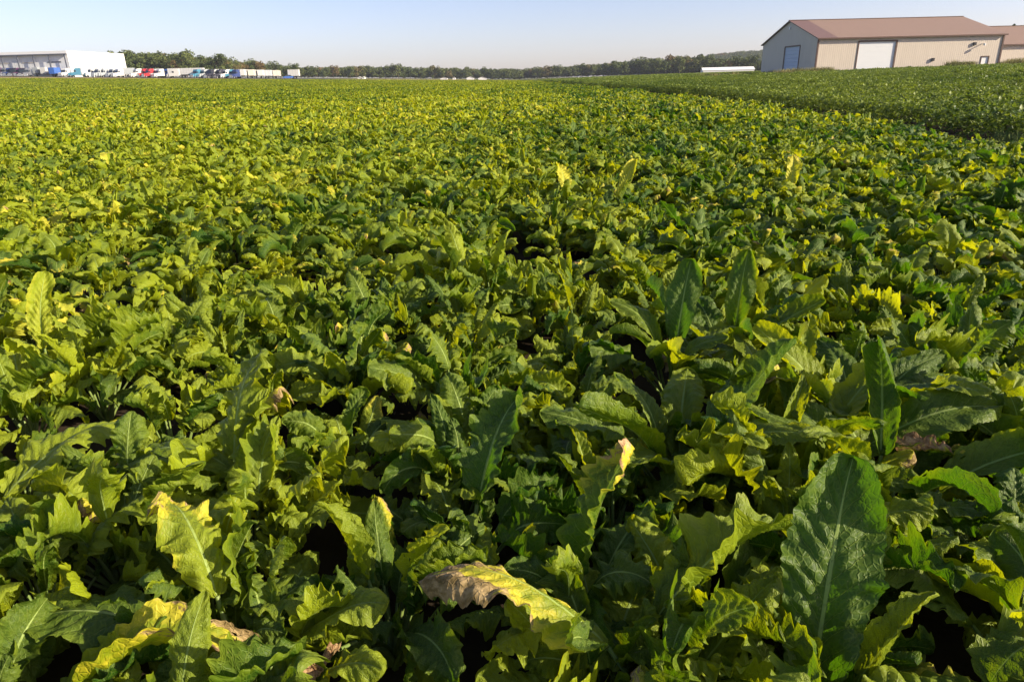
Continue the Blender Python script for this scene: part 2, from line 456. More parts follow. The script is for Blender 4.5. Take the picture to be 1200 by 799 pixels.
# ------------------------------------------------------------------ scatter by geometry nodes (stuff only)
def scatter(name, meshes, pts, idx, rot, scl, label, cat):
    src = bpy.data.collections.new(name + '_sources')
    for i, me in enumerate(meshes):
        src.objects.link(bpy.data.objects.new('%s_source_%03d' % (name, i), me))
    me = bpy.data.meshes.new(name); me.vertices.add(len(pts)); me.vertices.foreach_set('co', np.asarray(pts, np.float32).ravel())
    a = me.attributes.new('pick', 'INT', 'POINT'); a.data.foreach_set('value', np.asarray(idx, np.int32))
    a = me.attributes.new('rot', 'FLOAT_VECTOR', 'POINT'); a.data.foreach_set('vector', np.asarray(rot, np.float32).ravel())
    a = me.attributes.new('scl', 'FLOAT', 'POINT'); a.data.foreach_set('value', np.asarray(scl, np.float32))
    o = link(name, me)
    ng = bpy.data.node_groups.new(name + '_scatter', 'GeometryNodeTree')
    ng.interface.new_socket('Geometry', in_out='INPUT', socket_type='NodeSocketGeometry')
    ng.interface.new_socket('Geometry', in_out='OUTPUT', socket_type='NodeSocketGeometry')
    N = ng.nodes; Lk = ng.links
    gi = N.new('NodeGroupInput'); go = N.new('NodeGroupOutput')
    ci = N.new('GeometryNodeCollectionInfo'); ci.inputs['Collection'].default_value = src
    ci.inputs['Separate Children'].default_value = True; ci.inputs['Reset Children'].default_value = True
    ip = N.new('GeometryNodeInstanceOnPoints'); ip.inputs['Pick Instance'].default_value = True
    def attr(nm, ty):
        n = N.new('GeometryNodeInputNamedAttribute'); n.data_type = ty; n.inputs[0].default_value = nm; return n.outputs[0]
    Lk.new(gi.outputs[0], ip.inputs['Points']); Lk.new(ci.outputs[0], ip.inputs['Instance'])
    Lk.new(attr('pick', 'INT'), ip.inputs['Instance Index']); Lk.new(attr('rot', 'FLOAT_VECTOR'), ip.inputs['Rotation'])
    Lk.new(attr('scl', 'FLOAT'), ip.inputs['Scale'])
    Lk.new(ip.outputs[0], go.inputs[0])
    md = o.modifiers.new('scatter', 'NODES'); md.node_group = ng
    tag(o, label, cat, kind='stuff')
    return o

# ------------------------------------------------------------------ field planting
def in_view(x, y, margin=0.):
    p = proj((x, y, .45+float(terrain(x, y))))
    return p is not None and -60-margin < p[0] < 1260+margin and p[1] < 880+margin
def crop_edge(y):      # the horseradish-like crop ends at the soybeans, about 11 m to the right
    return 9.0 + np.clip((np.asarray(y, float)-8)*.06, 0, 2.6)

HERO = []   # (pixel x, pixel y, height, azimuth deg, leaf parameters, label)
BIGLAB = set()
def HB(px, py, z, az, label, **kw): BIGLAB.add(label); H(px, py, z, az, label, **kw)
def H(px, py, z, az, label, **kw): HERO.append((px, py, z, az, label, kw))
H(600, 636, .58, 165, 'crop plant in the centre foreground whose big leaf has withered to a tan papery tip', L=.40, Wd=.085, Lp=.26, ep=80, e0=50, arch=85, fold=-12, ruffle=.6, curl=-25, twist=20, brown=.86, yellow=.5, rolled=-.25)
H(975, 650, .52, 64, 'crop plant with the largest dark green upright leaf, pale midrib facing the camera', L=.44, Wd=.105, Lp=.16, ep=80, e0=62, arch=12, fold=12, ruffle=.55, curl=8, twist=8, brown=0, yellow=-.2, quilt=1.3)
HB(868, 338, .56, 58, 'crop plant with a tall smooth dark green leaf standing straight up above its neighbours', L=.34, Wd=.075, Lp=.28, ep=86, e0=82, arch=8, fold=14, ruffle=.15, curl=5, twist=6, brown=0, yellow=-.25, quilt=.5)
HB(800, 350, .54, 66, 'crop plant of broad erect green blades just left of the tallest dark leaf', L=.34, Wd=.085, Lp=.26, ep=84, e0=74, arch=22, fold=10, ruffle=.15, curl=5, twist=-12, brown=0, yellow=-.2, quilt=.5)
HB(1060, 395, .58, -5, 'crop plant with long smooth blades arching towards the right edge', L=.46, Wd=.075, Lp=.24, ep=74, e0=30, arch=45, fold=14, ruffle=.25, curl=-25, twist=10, brown=0, yellow=-.1)
HB(885, 425, .60, 20, 'crop plant with one broad cupped dark leaf below the tallest smooth leaf', L=.36, Wd=.11, Lp=.26, ep=80, e0=55, arch=30, fold=20, ruffle=.2, curl=10, twist=-30, brown=0, yellow=-.25, quilt=.5)
HB(1100, 440, .60, 0, 'crop plant with wide glossy dark leaves spreading right of the pale turned-over leaf', L=.42, Wd=.10, Lp=.26, ep=76, e0=35, arch=40, fold=14, ruffle=.25, curl=-15, twist=15, brown=0, yellow=-.2, quilt=.6)
HB(938, 388, .66, 190, 'crop plant with an orange-brown scorched leaf tip among dark blades', L=.30, Wd=.07, Lp=.26, ep=80, e0=50, arch=70, fold=10, ruffle=.4, curl=10, twist=0, brown=.62, yellow=.5)
HB(1035, 460, .52, 75, 'crop plant with a pale shining leaf turned over at its side', L=.34, Wd=.085, Lp=.26, ep=80, e0=66, arch=40, fold=18, ruffle=.5, curl=60, twist=-30, brown=0, yellow=0)
H(1130, 470, .56, 150, 'crop plant carrying a dried whitish curled leaf near the right edge', L=.26, Wd=.055, Lp=.24, ep=78, e0=40, arch=70, fold=18, ruffle=.8, curl=60, twist=30, brown=.75, yellow=.2)
H(285, 465, .50, 85, 'crop plant with a tall deeply wavy yellow-green leaf over a dark hollow', L=.36, Wd=.09, Lp=.24, ep=84, e0=66, arch=60, fold=12, ruffle=.9, curl=-30, twist=-35, brown=0, yellow=.15)
H(185, 480, .55, 175, 'crop plant with a leaf arching over to the left like a bow', L=.44, Wd=.07, Lp=.24, ep=80, e0=40, arch=110, fold=12, ruffle=.5, curl=-30, twist=0, brown=0, yellow=.1)
H(215, 590, .52, 130, 'crop plant with an insect-eaten yellowing leaf full of brown holes', L=.33, Wd=.075, Lp=.24, ep=78, e0=60, arch=100, fold=15, ruffle=1.2, curl=-30, twist=45, brown=.6, yellow=.3)
H(165, 690, .50, 10, 'crop plant with a rolled leaf dried to tan along its edge in the left corner', L=.38, Wd=.075, Lp=.22, ep=70, e0=30, arch=60, fold=8, ruffle=.5, curl=45, twist=-15, brown=.7, yellow=.1)
H(110, 655, .48, 170, 'crop plant with broad quilted sunlit leaves at the lower left edge', L=.40, Wd=.095, Lp=.22, ep=72, e0=28, arch=60, fold=14, ruffle=.4, curl=-20, twist=5, brown=0, yellow=.05)
H(345, 712, .50, 250, 'crop plant with a dead brown crumpled leaf hanging in shade', L=.20, Wd=.055, Lp=.26, ep=70, e0=20, arch=110, fold=50, ruffle=.9, curl=90, twist=30, brown=1.6, yellow=.3)
H(388, 738, .50, 265, 'crop plant with one small smooth oval leaf lit bright by the sun', L=.20, Wd=.06, Lp=.28, ep=78, e0=10, arch=90, fold=8, ruffle=.12, curl=-10, twist=5, brown=0, yellow=.15)
H(580, 500, .52, 58, 'crop plant with tall crinkled toothed leaves behind the withered one', L=.32, Wd=.09, Lp=.22, ep=84, e0=66, arch=60, fold=14, ruffle=.75, curl=25, twist=-25, brown=0, yellow=0)
H(705, 580, .52, 42, 'crop plant with a translucent upright leaf marked by yellow and brown spots', L=.30, Wd=.08, Lp=.22, ep=84, e0=74, arch=45, fold=30, ruffle=.8, curl=25, twist=-50, brown=.5, yellow=.15)
H(850, 620, .52, 20, 'crop plant with a bright green wavy leaf left of the largest dark leaf', L=.36, Wd=.095, Lp=.24, ep=78, e0=50, arch=70, fold=20, ruffle=.9, curl=30, twist=-30, brown=0, yellow=.2, quilt=1.4)
H(1110, 770, .44, 20, 'crop plant with broad bumpy leaves in the lower right corner', L=.40, Wd=.105, Lp=.20, ep=70, e0=24, arch=50, fold=10, ruffle=.7, curl=-15, twist=5, brown=.3, yellow=.05, quilt=1.7)
H(60, 470, .55, 60, 'crop plant with bright yellow puckered leaves at the left edge', L=.36, Wd=.10, Lp=.24, ep=76, e0=40, arch=70, fold=10, ruffle=.55, curl=-15, twist=5, brown=.2, yellow=.6)
H(660, 200, .58, 100, 'crop plant with pale yellow erect leaves well behind the centre', L=.34, Wd=.09, Lp=.26, ep=86, e0=60, arch=50, fold=20, ruffle=.7, curl=10, twist=30, brown=.3, yellow=1.2)
H(735, 205, .58, 50, 'crop plant with a leaning leaf turning golden at its tip behind the centre', L=.38, Wd=.08, Lp=.26, ep=84, e0=62, arch=30, fold=20, ruffle=.3, curl=10, twist=0, brown=.35, yellow=1.0)
H(930, 195, .56, 70, 'crop plant with a yellow and orange leaf standing before the soybeans', L=.34, Wd=.08, Lp=.26, ep=84, e0=62, arch=30, fold=15, ruffle=.7, curl=10, twist=0, brown=.5, yellow=1.1)
H(125, 180, .58, 120, 'crop plant with a large light yellow leaf raised above the left of the field', L=.38, Wd=.11, Lp=.24, ep=84, e0=55, arch=50, fold=10, ruffle=.6, curl=10, twist=0, brown=0, yellow=.8)
H(45, 350, .58, 95, 'crop plant with a narrow erect yellow leaf at the left edge', L=.32, Wd=.065, Lp=.24, ep=86, e0=76, arch=35, fold=30, ruffle=.6, curl=10, twist=40, brown=0, yellow=.5)

hero_pts = []
hero_nodes = []
for i, (px, py, z, az, label, kw) in enumerate(HERO):
    me, bv = custom_leaf(100+i, **kw)
    c = bv.mean(0)
    tgt = at_h(px, py, z)
    a = R(az)
    sc = 1.0
    s_ = z/ c[2]
    s_ = min(max(s_, .8), 1.35)
    root = Vector((tgt.x - math.cos(a)*c[0]*s_, tgt.y - math.sin(a)*c[0]*s_, 0))
    hero_pts.append((root.x, root.y)); hero_nodes.append((root, a, s_, me, label))

rng = np.random.default_rng(21)
plants = []          # x, y, scale
ROW, STEP = .57, .26
for k in range(-130, 24):
    xr = k*ROW + .33
    y = -3.
    while y < 75:
        y += STEP*rng.uniform(.75, 1.3)
        x = xr + rng.normal(0, .09)
        if x > crop_edge(y) - .1: continue
        if y > 2 and abs(x) > y*.95+6: continue
        if y < 2 and abs(x) > 6.5: continue
        if math.hypot(x, y) < .42: continue
        cl = math.sin(x*1.9+math.sin(y*.8)*2)*math.sin(y*1.3+math.sin(x*1.1)*2)
        if rng.uniform() < .03 + (.14 if cl < -.6 else 0): continue
        plants.append((x, y, rng.uniform(.72, 1.08)*(1+.16*cl)))
plants = np.array(plants)
# gaps where a plant is missing: real dark hollows between the rows
hollow = [at_h(880, 490, .15), at_h(1060, 660, .15), at_h(650, 770, .15), at_h(835, 455, .1), at_h(1030, 620, .1), at_h(560, 760, .1), at_h(120, 520, .1), at_h(1180, 190, .1)]
keep = np.ones(len(plants), bool)
for hx, hy in hero_pts: keep &= (plants[:, 0]-hx)**2 + (plants[:, 1]-hy)**2 > .20**2
for h in hollow: keep &= (plants[:, 0]-h.x)**2 + (plants[:, 1]-h.y)**2 > .27**2
clear = at_h(568, 722, .25); keep &= (plants[:, 0]-clear.x)**2 + (plants[:, 1]-clear.y)**2 > .40**2
plants = plants[keep]
vis = np.array([in_view(x, y) for x, y, s in plants])
dist = np.hypot(plants[:, 0], plants[:, 1])
order = np.argsort(np.where(vis, dist, 1e9))
N_IND = 300 - len(HERO)
ind = order[:N_IND]
N_LEAFY = 74
GROUP = 'leafy crop plants growing close together in the field'
def tone_word(x, y, s):
    return 'yellow-green' if x < -1.2 + .12*y else ('mixed green' if x < 1.5+.1*y else 'dark green')
def zone_word(x, y):
    px = proj((x, y, .5+float(terrain(x, y))))[0]
    side = 'left third' if px < 400 else ('middle third' if px < 800 else 'right third')
    d = math.hypot(x, y)
    dep = 'beside the camera' if d < 2.2 else ('a few steps from the camera' if d < 4.5 else 'further into the field')
    return '%s, %s' % (side, dep)
def build_leafy(root, rng, n, scale, skip_az=None, big=False):
    for cls, az, tilt, s in leaf_plan(rng, n):
        if skip_az is not None and cls < 2 and abs((az-skip_az+PI) % (2*PI)-PI) < .55: continue
        me = BIG[rng.integers(len(BIG))] if big and cls < 2 else LEAVES[cls][rng.integers(NV)]
        o = link('leaf', me, root)
        o.location = (math.cos(az)*.02, math.sin(az)*.02, 0)
        o.rotation_euler = (rng.normal(0, .1), tilt, az)
        k = s*scale
        o.scale = (k*rng.uniform(.92, 1.1), k*rng.uniform(.85, 1.12)*random.choice((1, -1)), k*rng.uniform(.92, 1.08))
for q, i in enumerate(ind):
    x, y, s = plants[i]
    lab = 'crowded %s crop plant in the %s' % (tone_word(x, y, s), zone_word(x, y))
    if q < N_LEAFY:
        o = empty('crop_plant', (x, y, float(terrain(x, y))), 0)
        build_leafy(o, rng, int(rng.integers(18, 24)), s)
    else:
        o = link('crop_plant', PLANT_MID[rng.integers(len(PLANT_MID))])
        o.location = (x, y, float(terrain(x, y))); o.rotation_euler = (0, 0, rng.uniform(0, 6.28)); o.scale = (s, s, s*rng.uniform(.92, 1.08))
    tag(o, lab, 'plant', GROUP)
for root, a, s_, me, label in hero_nodes:
    o = empty('crop_plant', root)
    lf = link('leaf', me, o); lf.rotation_euler = (0, 0, a); lf.scale = (s_,)*3
    build_leafy(o, rng, 18 if label in BIGLAB else 15, 1.02 if label in BIGLAB else .92, a, label in BIGLAB)
    tag(o, label, 'plant', GROUP)

# the rest of the crop, one object
rest = np.ones(len(plants), bool); rest[ind] = False
P = plants[rest]; D = np.hypot(P[:, 0], P[:, 1])
nm, nlw, npch, npf = len(PLANT_MID), len(PLANT_LOW), len(PATCH), len(PATCH_FAR)
srcs = PLANT_MID + PLANT_LOW + PATCH + PATCH_FAR
pts, idx, rot, scl = [], [], [], []
for (x, y, s), d in zip(P, D):
    if d > 45: continue
    i = rng.integers(nm) if d < 20 else nm + rng.integers(nlw)
    pts.append((x, y, float(terrain(x, y)))); idx.append(i); rot.append((rng.normal(0, .05), rng.normal(0, .05), rng.uniform(0, 6.28))); scl.append(s)
def cells(step, y0, y1, test):
    for yy in np.arange(y0, y1, step):
        for xx in np.arange(-yy*.88-10, crop_edge(yy)-step/2+.3, step):
            if test(math.hypot(xx, yy)): yield xx, yy
for x, y in cells(2.7, 20, 125, lambda d: 45 <= d < 125):
    pts.append((x, y, float(terrain(x, y)))); idx.append(nm+nlw+rng.integers(npch)); rot.append((0, 0, rng.integers(4)*PI/2)); scl.append(rng.uniform(.95, 1.1))
for x, y in cells(5.4, 60, 325, lambda d: d >= 125):
    if x < -400 or y > 296: continue
    pts.append((x, y, float(terrain(x, y)))); idx.append(nm+nlw+npch+rng.integers(npf)); rot.append((0, 0, rng.integers(4)*PI/2)); scl.append(rng.uniform(.95, 1.1))
scatter('crop_field', srcs, pts, idx, rot, scl, 'yellow-green leafy crop filling the flat field out to the truck yard', 'crop field')

# soybeans
pts, idx, rot, scl = [], [], [], []
for y in np.arange(3, 90, 2.28):
    x = crop_edge(y) + 1.9
    while x < 26 + y*.9:
        pts.append((x, y, float(terrain(x, y)))); idx.append(rng.integers(len(SOY))); rot.append((0, -.05, rng.integers(2)*PI)); scl.append(rng.uniform(.95, 1.07)); x += 2.28
for y in np.arange(90, 300, 4.56):
    x = crop_edge(y) + 3.2
    while x < min(y*.85+10, 190) and x < (XP(1260, y)):
        if not (y > 104 and XP(885, y) < x and y < 150):
            pts.append((x, y, float(terrain(x, y)))); idx.append(len(SOY)+rng.integers(len(SOY_FAR))); rot.append((0, -.05, rng.integers(2)*PI)); scl.append(rng.uniform(.95, 1.07))
        x += 4.56
scatter('soybean_field', SOY+SOY_FAR, pts, idx, rot, scl, 'darker green soybean rows on the gentle rise to the right', 'soybean field')

# ------------------------------------------------------------------ ground
g = NG('soil')
pos = g.n('ShaderNodeNewGeometry').outputs['Position']
sp = g.n('ShaderNodeSeparateXYZ'); g.put(sp.inputs[0], pos)
n1 = g.noise(pos, 6., 6, .65)
soil = g.mix(n1, (.022, .015, .010), (.05, .036, .024))
far = g.mix(g.noise(pos, .02, 4), (.07, .10, .022), (.19, .17, .07))
c = g.mix(g.ramp(sp.outputs[1], 200, 330), soil, far)
g.surf(g.bsdf(c, .95, .1, g.bump(n1, .6, .04))); M_SOIL = g.m
xs = np.array(sorted(set(list(np.linspace(-2000, -260, 12)) + list(np.linspace(-235, 5, 60)) + list(np.linspace(6, 132, 80)) + list(np.linspace(150, 2000, 24)))))
ys = np.array(sorted(set(list(np.linspace(-60, 60, 25)) + list(np.linspace(75, 400, 27)) + list(np.linspace(450, 2350, 20)))))
X, Y = np.meshgrid(xs, ys, indexing='ij')
Z = terrain(X, Y)
V = np.stack([X, Y, Z], -1).reshape(-1, 3); I = np.arange(len(V)).reshape(X.shape)
F = np.stack([I[:-1, :-1], I[1:, :-1], I[1:, 1:], I[:-1, 1:]], -1).reshape(-1, 4)
o = link('ground', mesh_np('ground', V, F, [M_SOIL])); tag(o, kind='structure')

def sheet(name, x0, x1, y0, y1, dz, mat, nx=40, ny=6):
    xs = np.linspace(x0, x1, nx); ys = np.linspace(y0, y1, ny)
    X, Y = np.meshgrid(xs, ys, indexing='ij'); Z = terrain(X, Y)+dz
    V = np.stack([X, Y, Z], -1).reshape(-1, 3); I = np.arange(len(V)).reshape(X.shape)
    F = np.stack([I[:-1, :-1], I[1:, :-1], I[1:, 1:], I[:-1, 1:]], -1).reshape(-1, 4)
    o = link(name, mesh_np(name, V, F, [mat])); tag(o, kind='structure'); return o
M_TAN = simple('dry_grass_ground', (.30, .24, .12), .95, .05, var=.3, scale=.3)
M_ASPH = simple('yard_asphalt', (.10, .10, .10), .9, .1, var=.2, scale=.2)
sheet('verge', -420, 10, 299, 334, .02, M_TAN)
sheet('yard', -420, -95, 334, 470, .03, M_ASPH)
sheet('meadow', -95, 10, 334, 620, .015, M_TAN)

# ------------------------------------------------------------------ solid modelling helper
class MB:
    def __init__(s): s.v = []; s.f = []
    def box(s, c, d, rz=0):
        x, y, z = [q/2 for q in d]; ca, sa = math.cos(rz), math.sin(rz); n = len(s.v)
        for a in (-1, 1):
            for b in (-1, 1):
                for e in (-1, 1):
                    s.v.append((c[0]+a*x*ca-b*y*sa, c[1]+a*x*sa+b*y*ca, c[2]+e*z))
        for q in ((0, 1, 3, 2), (4, 6, 7, 5), (0, 4, 5, 1), (2, 3, 7, 6), (0, 2, 6, 4), (1, 5, 7, 3)): s.f.append([n+i for i in q])
        return s
    def prism(s, prof, y0, y1, axis='y'):
        """profile in (x,z) swept along y, or in (y,z) swept along x"""
        n = len(s.v); k = len(prof)
        for yy in (y0, y1):
            for a, b in prof: s.v.append((a, yy, b) if axis == 'y' else (yy, a, b))
        s.f.append(list(range(n, n+k))[::-1]); s.f.append(list(range(n+k, n+2*k)))
        for i in range(k): s.f.append([n+i, n+(i+1) % k, n+k+(i+1) % k, n+k+i])
        return s
    def cyl(s, c, r, h, axis='z', seg=14):
        n = len(s.v)
        for e in (-.5, .5):
            for i in range(seg):
                a = 2*PI*i/seg; p, q = r*math.cos(a), r*math.sin(a)
                s.v.append({'z': (c[0]+p, c[1]+q, c[2]+e*h), 'x': (c[0]+e*h, c[1]+p, c[2]+q), 'y': (c[0]+p, c[1]+e*h, c[2]+q)}[axis])
        s.f.append(list(range(n, n+seg))[::-1]); s.f.append(list(range(n+seg, n+2*seg)))
        for i in range(seg): s.f.append([n+i, n+(i+1) % seg, n+seg+(i+1) % seg, n+seg+i])
        return s
    def build(s, name, mat, parent=None, bevel=0):
        import bmesh
        me = bpy.data.meshes.new(name); me.from_pydata(s.v, [], s.f)
        bm = bmesh.new(); bm.from_mesh(me); bmesh.ops.recalc_face_normals(bm, faces=bm.faces)
        if bevel: bmesh.ops.bevel(bm, geom=bm.edges[:], offset=bevel, segments=2, affect='EDGES')
        bm.to_mesh(me); bm.free(); me.materials.append(mat)
        return link(name, me, parent)

# ------------------------------------------------------------------ barns
M_SIDE = ribbed('tan_steel_siding', (.56, .485, .40), 'X', .3)
M_SIDE_Y = ribbed('grey_steel_siding', (.53, .48, .40), 'Y', .3)
M_ROOF = ribbed('red_brown_steel_roof', (.285, .19, .135), 'X', .3, .06)
M_ROOF2 = ribbed('older_purple_brown_roof', (.19, .115, .095), 'X', .3, .06)
M_TRIM = simple('brown_trim', (.11, .065, .05), .5)
M_DOOR = simple('white_door_panels', (.68, .69, .70), .4, .4, var=.03, scale=.8)
M_DOOR_B = ribbed('pale_blue_door_panels', (.42, .50, .60), 'Z', .55, .04)
M_WHITE = simple('white_paint', (.75, .75, .74), .45, .4, var=.05)
M_DARK = simple('dark_metal', (.03, .03, .035), .5)
M_CONC = simple('concrete', (.42, .40, .37), .9, .1)

def barn(name, loc, rz, LEN, WID, EAVE, RISE, label, door=True):
    b = empty(name, loc, rz)
    # walls butt on the corners; local x along the long wall, y back
    fx = [0, LEN]; t = .15
    m = MB()
    if door:
        d0, d1, dh = 6.0, 11.4, EAVE-.62
        m.box((d0/2, t/2, EAVE/2), (d0, t, EAVE)); m.box(((d1+LEN-2.6)/2, t/2, EAVE/2), (LEN-2.6-d1, t, EAVE))
        m.box(((d0+d1)/2, t/2, (dh+EAVE)/2), (d1-d0, t, EAVE-dh))
        m.box((LEN-2.05+.95, t/2, EAVE/2), (2.1, t, EAVE)) if False else m.box((LEN-.8, t/2, EAVE/2), (1.6, t, EAVE))
        m.box((LEN-2.1, t/2, (2.1+EAVE)/2), (1.0, t, EAVE-2.1))
    else: m.box((LEN/2, t/2, EAVE/2), (LEN, t, EAVE))
    m.build('front_wall', M_SIDE, b)
    MB().box((LEN/2, WID-t/2, EAVE/2), (LEN, t, EAVE)).build('rear_wall', M_SIDE, b)
    def gable(x0, x1, dr):
        m = MB()
        if dr:
            a0, a1, ah = 6.2, 11.8, EAVE-.75
            m.prism([(t+.003, 0), (a0, 0), (a0, ah), (a1, ah), (a1, 0), (WID-t-.003, 0), (WID-t-.003, EAVE), (WID/2, EAVE+RISE-.04), (t+.003, EAVE)], x0, x1, 'x')
        else: m.prism([(t+.003, 0), (WID-t-.003, 0), (WID-t-.003, EAVE), (WID/2, EAVE+RISE-.04), (t+.003, EAVE)], x0, x1, 'x')
        return m.build('gable_wall', M_SIDE_Y, b)
    gable(0, t, door); gable(LEN-t, LEN, False)
    th = .14; ov = .35; sl_ = RISE/(WID/2)
    def roof(x0, x1, mat, side):
        if side == 0: pr = [(-ov, EAVE-ov*sl_), (WID/2, EAVE+RISE), (WID/2, EAVE+RISE+th), (-ov, EAVE-ov*sl_+th)]
        else: pr = [(WID+ov, EAVE-ov*sl_), (WID+ov, EAVE-ov*sl_+th), (WID/2, EAVE+RISE+th), (WID/2, EAVE+RISE)]
        return MB().prism(pr, x0, x1, 'x').build('roof', mat, b)
    if door:
        r2 = roof(-.3, 2.6, M_ROOF2, 0); r2['label'] = 'older purple-brown strip of roofing at the gable end'
        roof(2.603, LEN+.35, M_ROOF, 0); roof(-.3, LEN+.35, M_ROOF, 1)
    else: roof(-.3, LEN+.35, M_ROOF, 0); roof(-.3, LEN+.35, M_ROOF, 1)
    MB().box((LEN/2, WID/2, EAVE+RISE+th+.02), (LEN+.7, .4, .06)).build('ridge_cap', M_TRIM, b)
    MB().box((LEN/2+.02, -ov-.06, EAVE-ov*sl_+.03), (LEN+.66, .1, .2)).build('gutter', M_TRIM, b)
    m = MB()
    for xx in (-.04, LEN+.04): m.box((xx, -.04, EAVE/2), (.22, .16, EAVE-.1))
    m.build('corner_trim', M_TRIM, b)
    if door:
        m = MB().box((8.7, .10, dh/2), (5.4-.01, .05, dh-.01)); d = m.build('overhead_door', M_DOOR, b)
        m = MB()
        for i in range(1, 7): m.box((8.7, .07, dh*i/7), (5.38, .012, .02))
        m.build('panel_rail', M_WHITE, d)
        m = MB().box((6-.08, -.03, dh/2), (.16, .06, dh)).box((11.4+.1, -.03, dh/2), (.2, .06, dh)).box((8.7, -.03, dh+.1), (5.8, .06, .2)); m.build('door_frame', M_TRIM, b)
        d = MB().box((.1, 9.0, ah_/2), (.05, 5.55, ah_-.02)).build('overhead_door', M_DOOR_B, b); d['label'] = 'shaded pale blue door in the gable'
        MB().box((-.03, 9.0, ah_+.08), (.06, 5.9, .18)).box((-.03, 6.1, ah_/2-.01), (.06, .2, ah_)).box((-.03, 11.9, ah_/2-.01), (.06, .2, ah_)).build('door_frame', M_TRIM, b)
        d = MB().box((LEN-2.1, .08, 1.05), (.96, .05, 2.08)).build('entry_door', M_WHITE, b)
        MB().cyl((LEN-1.72, .03, 1.0), .05, .08, 'y').build('handle', M_DARK, d)
        MB().box((LEN-2.1, -.03, 2.17), (1.2, .06, .12)).box((LEN-2.66, -.03, 1.05), (.1, .06, 2.1)).box((LEN-1.54, -.03, 1.05), (.1, .06, 2.1)).build('entry_frame', M_TRIM, b)
        for xx, zz in ((17.2, 1.9), (LEN-4.1, 3.9), (13.9, .9)):
            l = MB().box((xx, -.12, zz), (.34, .26, .42)).build('wall_light' if zz > 3 else 'vent_hood', M_DARK, b)
        MB().cyl((LEN-3.0, -.35, 3.85), .06, .7, 'y').cyl((LEN-3.0, -.65, 3.75), .16, .25).build('yard_light', M_WHITE, b)
        MB().box((LEN/2, -.10, .12), (LEN, .08, .24)).build('foundation', M_CONC, b)
        MB().cyl((-.06, WID/2, EAVE+RISE-1.0), .22, .08, 'x').build('gable_vent', M_WHITE, b)
    tag(b, label, 'barn')
    return b
ah_ = 5.1-.75
by = 107.; bx = XP(955, by)
barn('metal_barn', (bx, by, .9), R(1.2), XP(1169, 107.5)-bx, 21.5, 5.1, 3.0, 'long tan metal barn with red-brown roof, white overhead door and shaded grey gable')
barn('metal_barn', (XP(1158, 118), 118, 1.0), R(1.2), 26, 18, 3.9, 3.0, 'second tan barn cut off by the right edge behind the long barn', door=False)

# ------------------------------------------------------------------ weeds by the barn and soybean edge
M_WEED = simple('dry_weeds', (.26, .24, .09), .8, .1, var=.3, scale=2.)
M_WEEDG = simple('green_weeds', (.14, .18, .05), .8, .1, var=.3, scale=2.)
def tuft_mesh(name, rng, n, h, spread, mat):
    V, F = [], []
    for i in range(n):
        a = rng.uniform(0, 6.28); r_ = spread*math.sqrt(rng.uniform()); b = np.array([r_*math.cos(a), r_*math.sin(a), 0])
        ln = rng.normal(0, .3, 2); hh = h*rng.uniform(.5, 1.1); w = .012*max(1, h)
        wa = rng.uniform(0, 3.14); wv = np.array([math.cos(wa), math.sin(wa), 0])*w
        k = len(V)
        m1 = b + np.array([ln[0]*hh*.3, ln[1]*hh*.3, hh*.6]); tp = b + np.array([ln[0]*hh, ln[1]*hh, hh])
        V += [b-wv, b+wv, m1+wv*1.6, m1-wv*1.6, tp]
        F += [[k, k+1, k+2, k+3], [k+3, k+2, k+4, k+4]]
    V = np.array(V); return mesh_np(name, V, np.array(F), [mat], smooth=False)
T1 = tuft_mesh('weed_tuft', RNG, 260, 1.0, .6, M_WEED); T2 = tuft_mesh('weed_tuft', RNG, 260, .8, .6, M_WEEDG)
pts, idx, rot, scl = [], [], [], []
def tufts(n, x0, x1, y0, y1, s0, s1, pdry=.5):
    for i in range(n):
        x, y = rng.uniform(x0, x1), rng.uniform(y0, y1)
        pts.append((x, y, float(terrain(x, y)))); idx.append(0 if rng.uniform() < pdry else 1); rot.append((0, 0, rng.uniform(0, 6.28))); scl.append(rng.uniform(s0, s1))
def bank(n, pa, pb, y0, y1, s0, s1, pd):
    for k in range(n):
        yy = rng.uniform(y0, y1); xx = XP(rng.uniform(pa, pb), yy); tufts(1, xx, xx+.01, yy, yy+.01, s0, s1, pd)
bank(60, 918, 978, 104, 106.5, .7, 1.35, .75)
bank(60, 975, 1165, 104, 106.8, .4, .9, .4)
bank(22, 1114, 1136, 103, 106, 1.0, 1.7, .3)
bank(16, 1172, 1200, 112, 116, 1.0, 1.7, .5)
bank(50, 820, 920, 104, 118, .4, 1.2, .7)
tufts(5, 9.6, 10.4, 12, 15, .4, .6, .1)
scatter('weeds', [T1, T2], pts, idx, rot, scl, 'dry straw-coloured and green weeds at the foot of the barns', 'weeds')

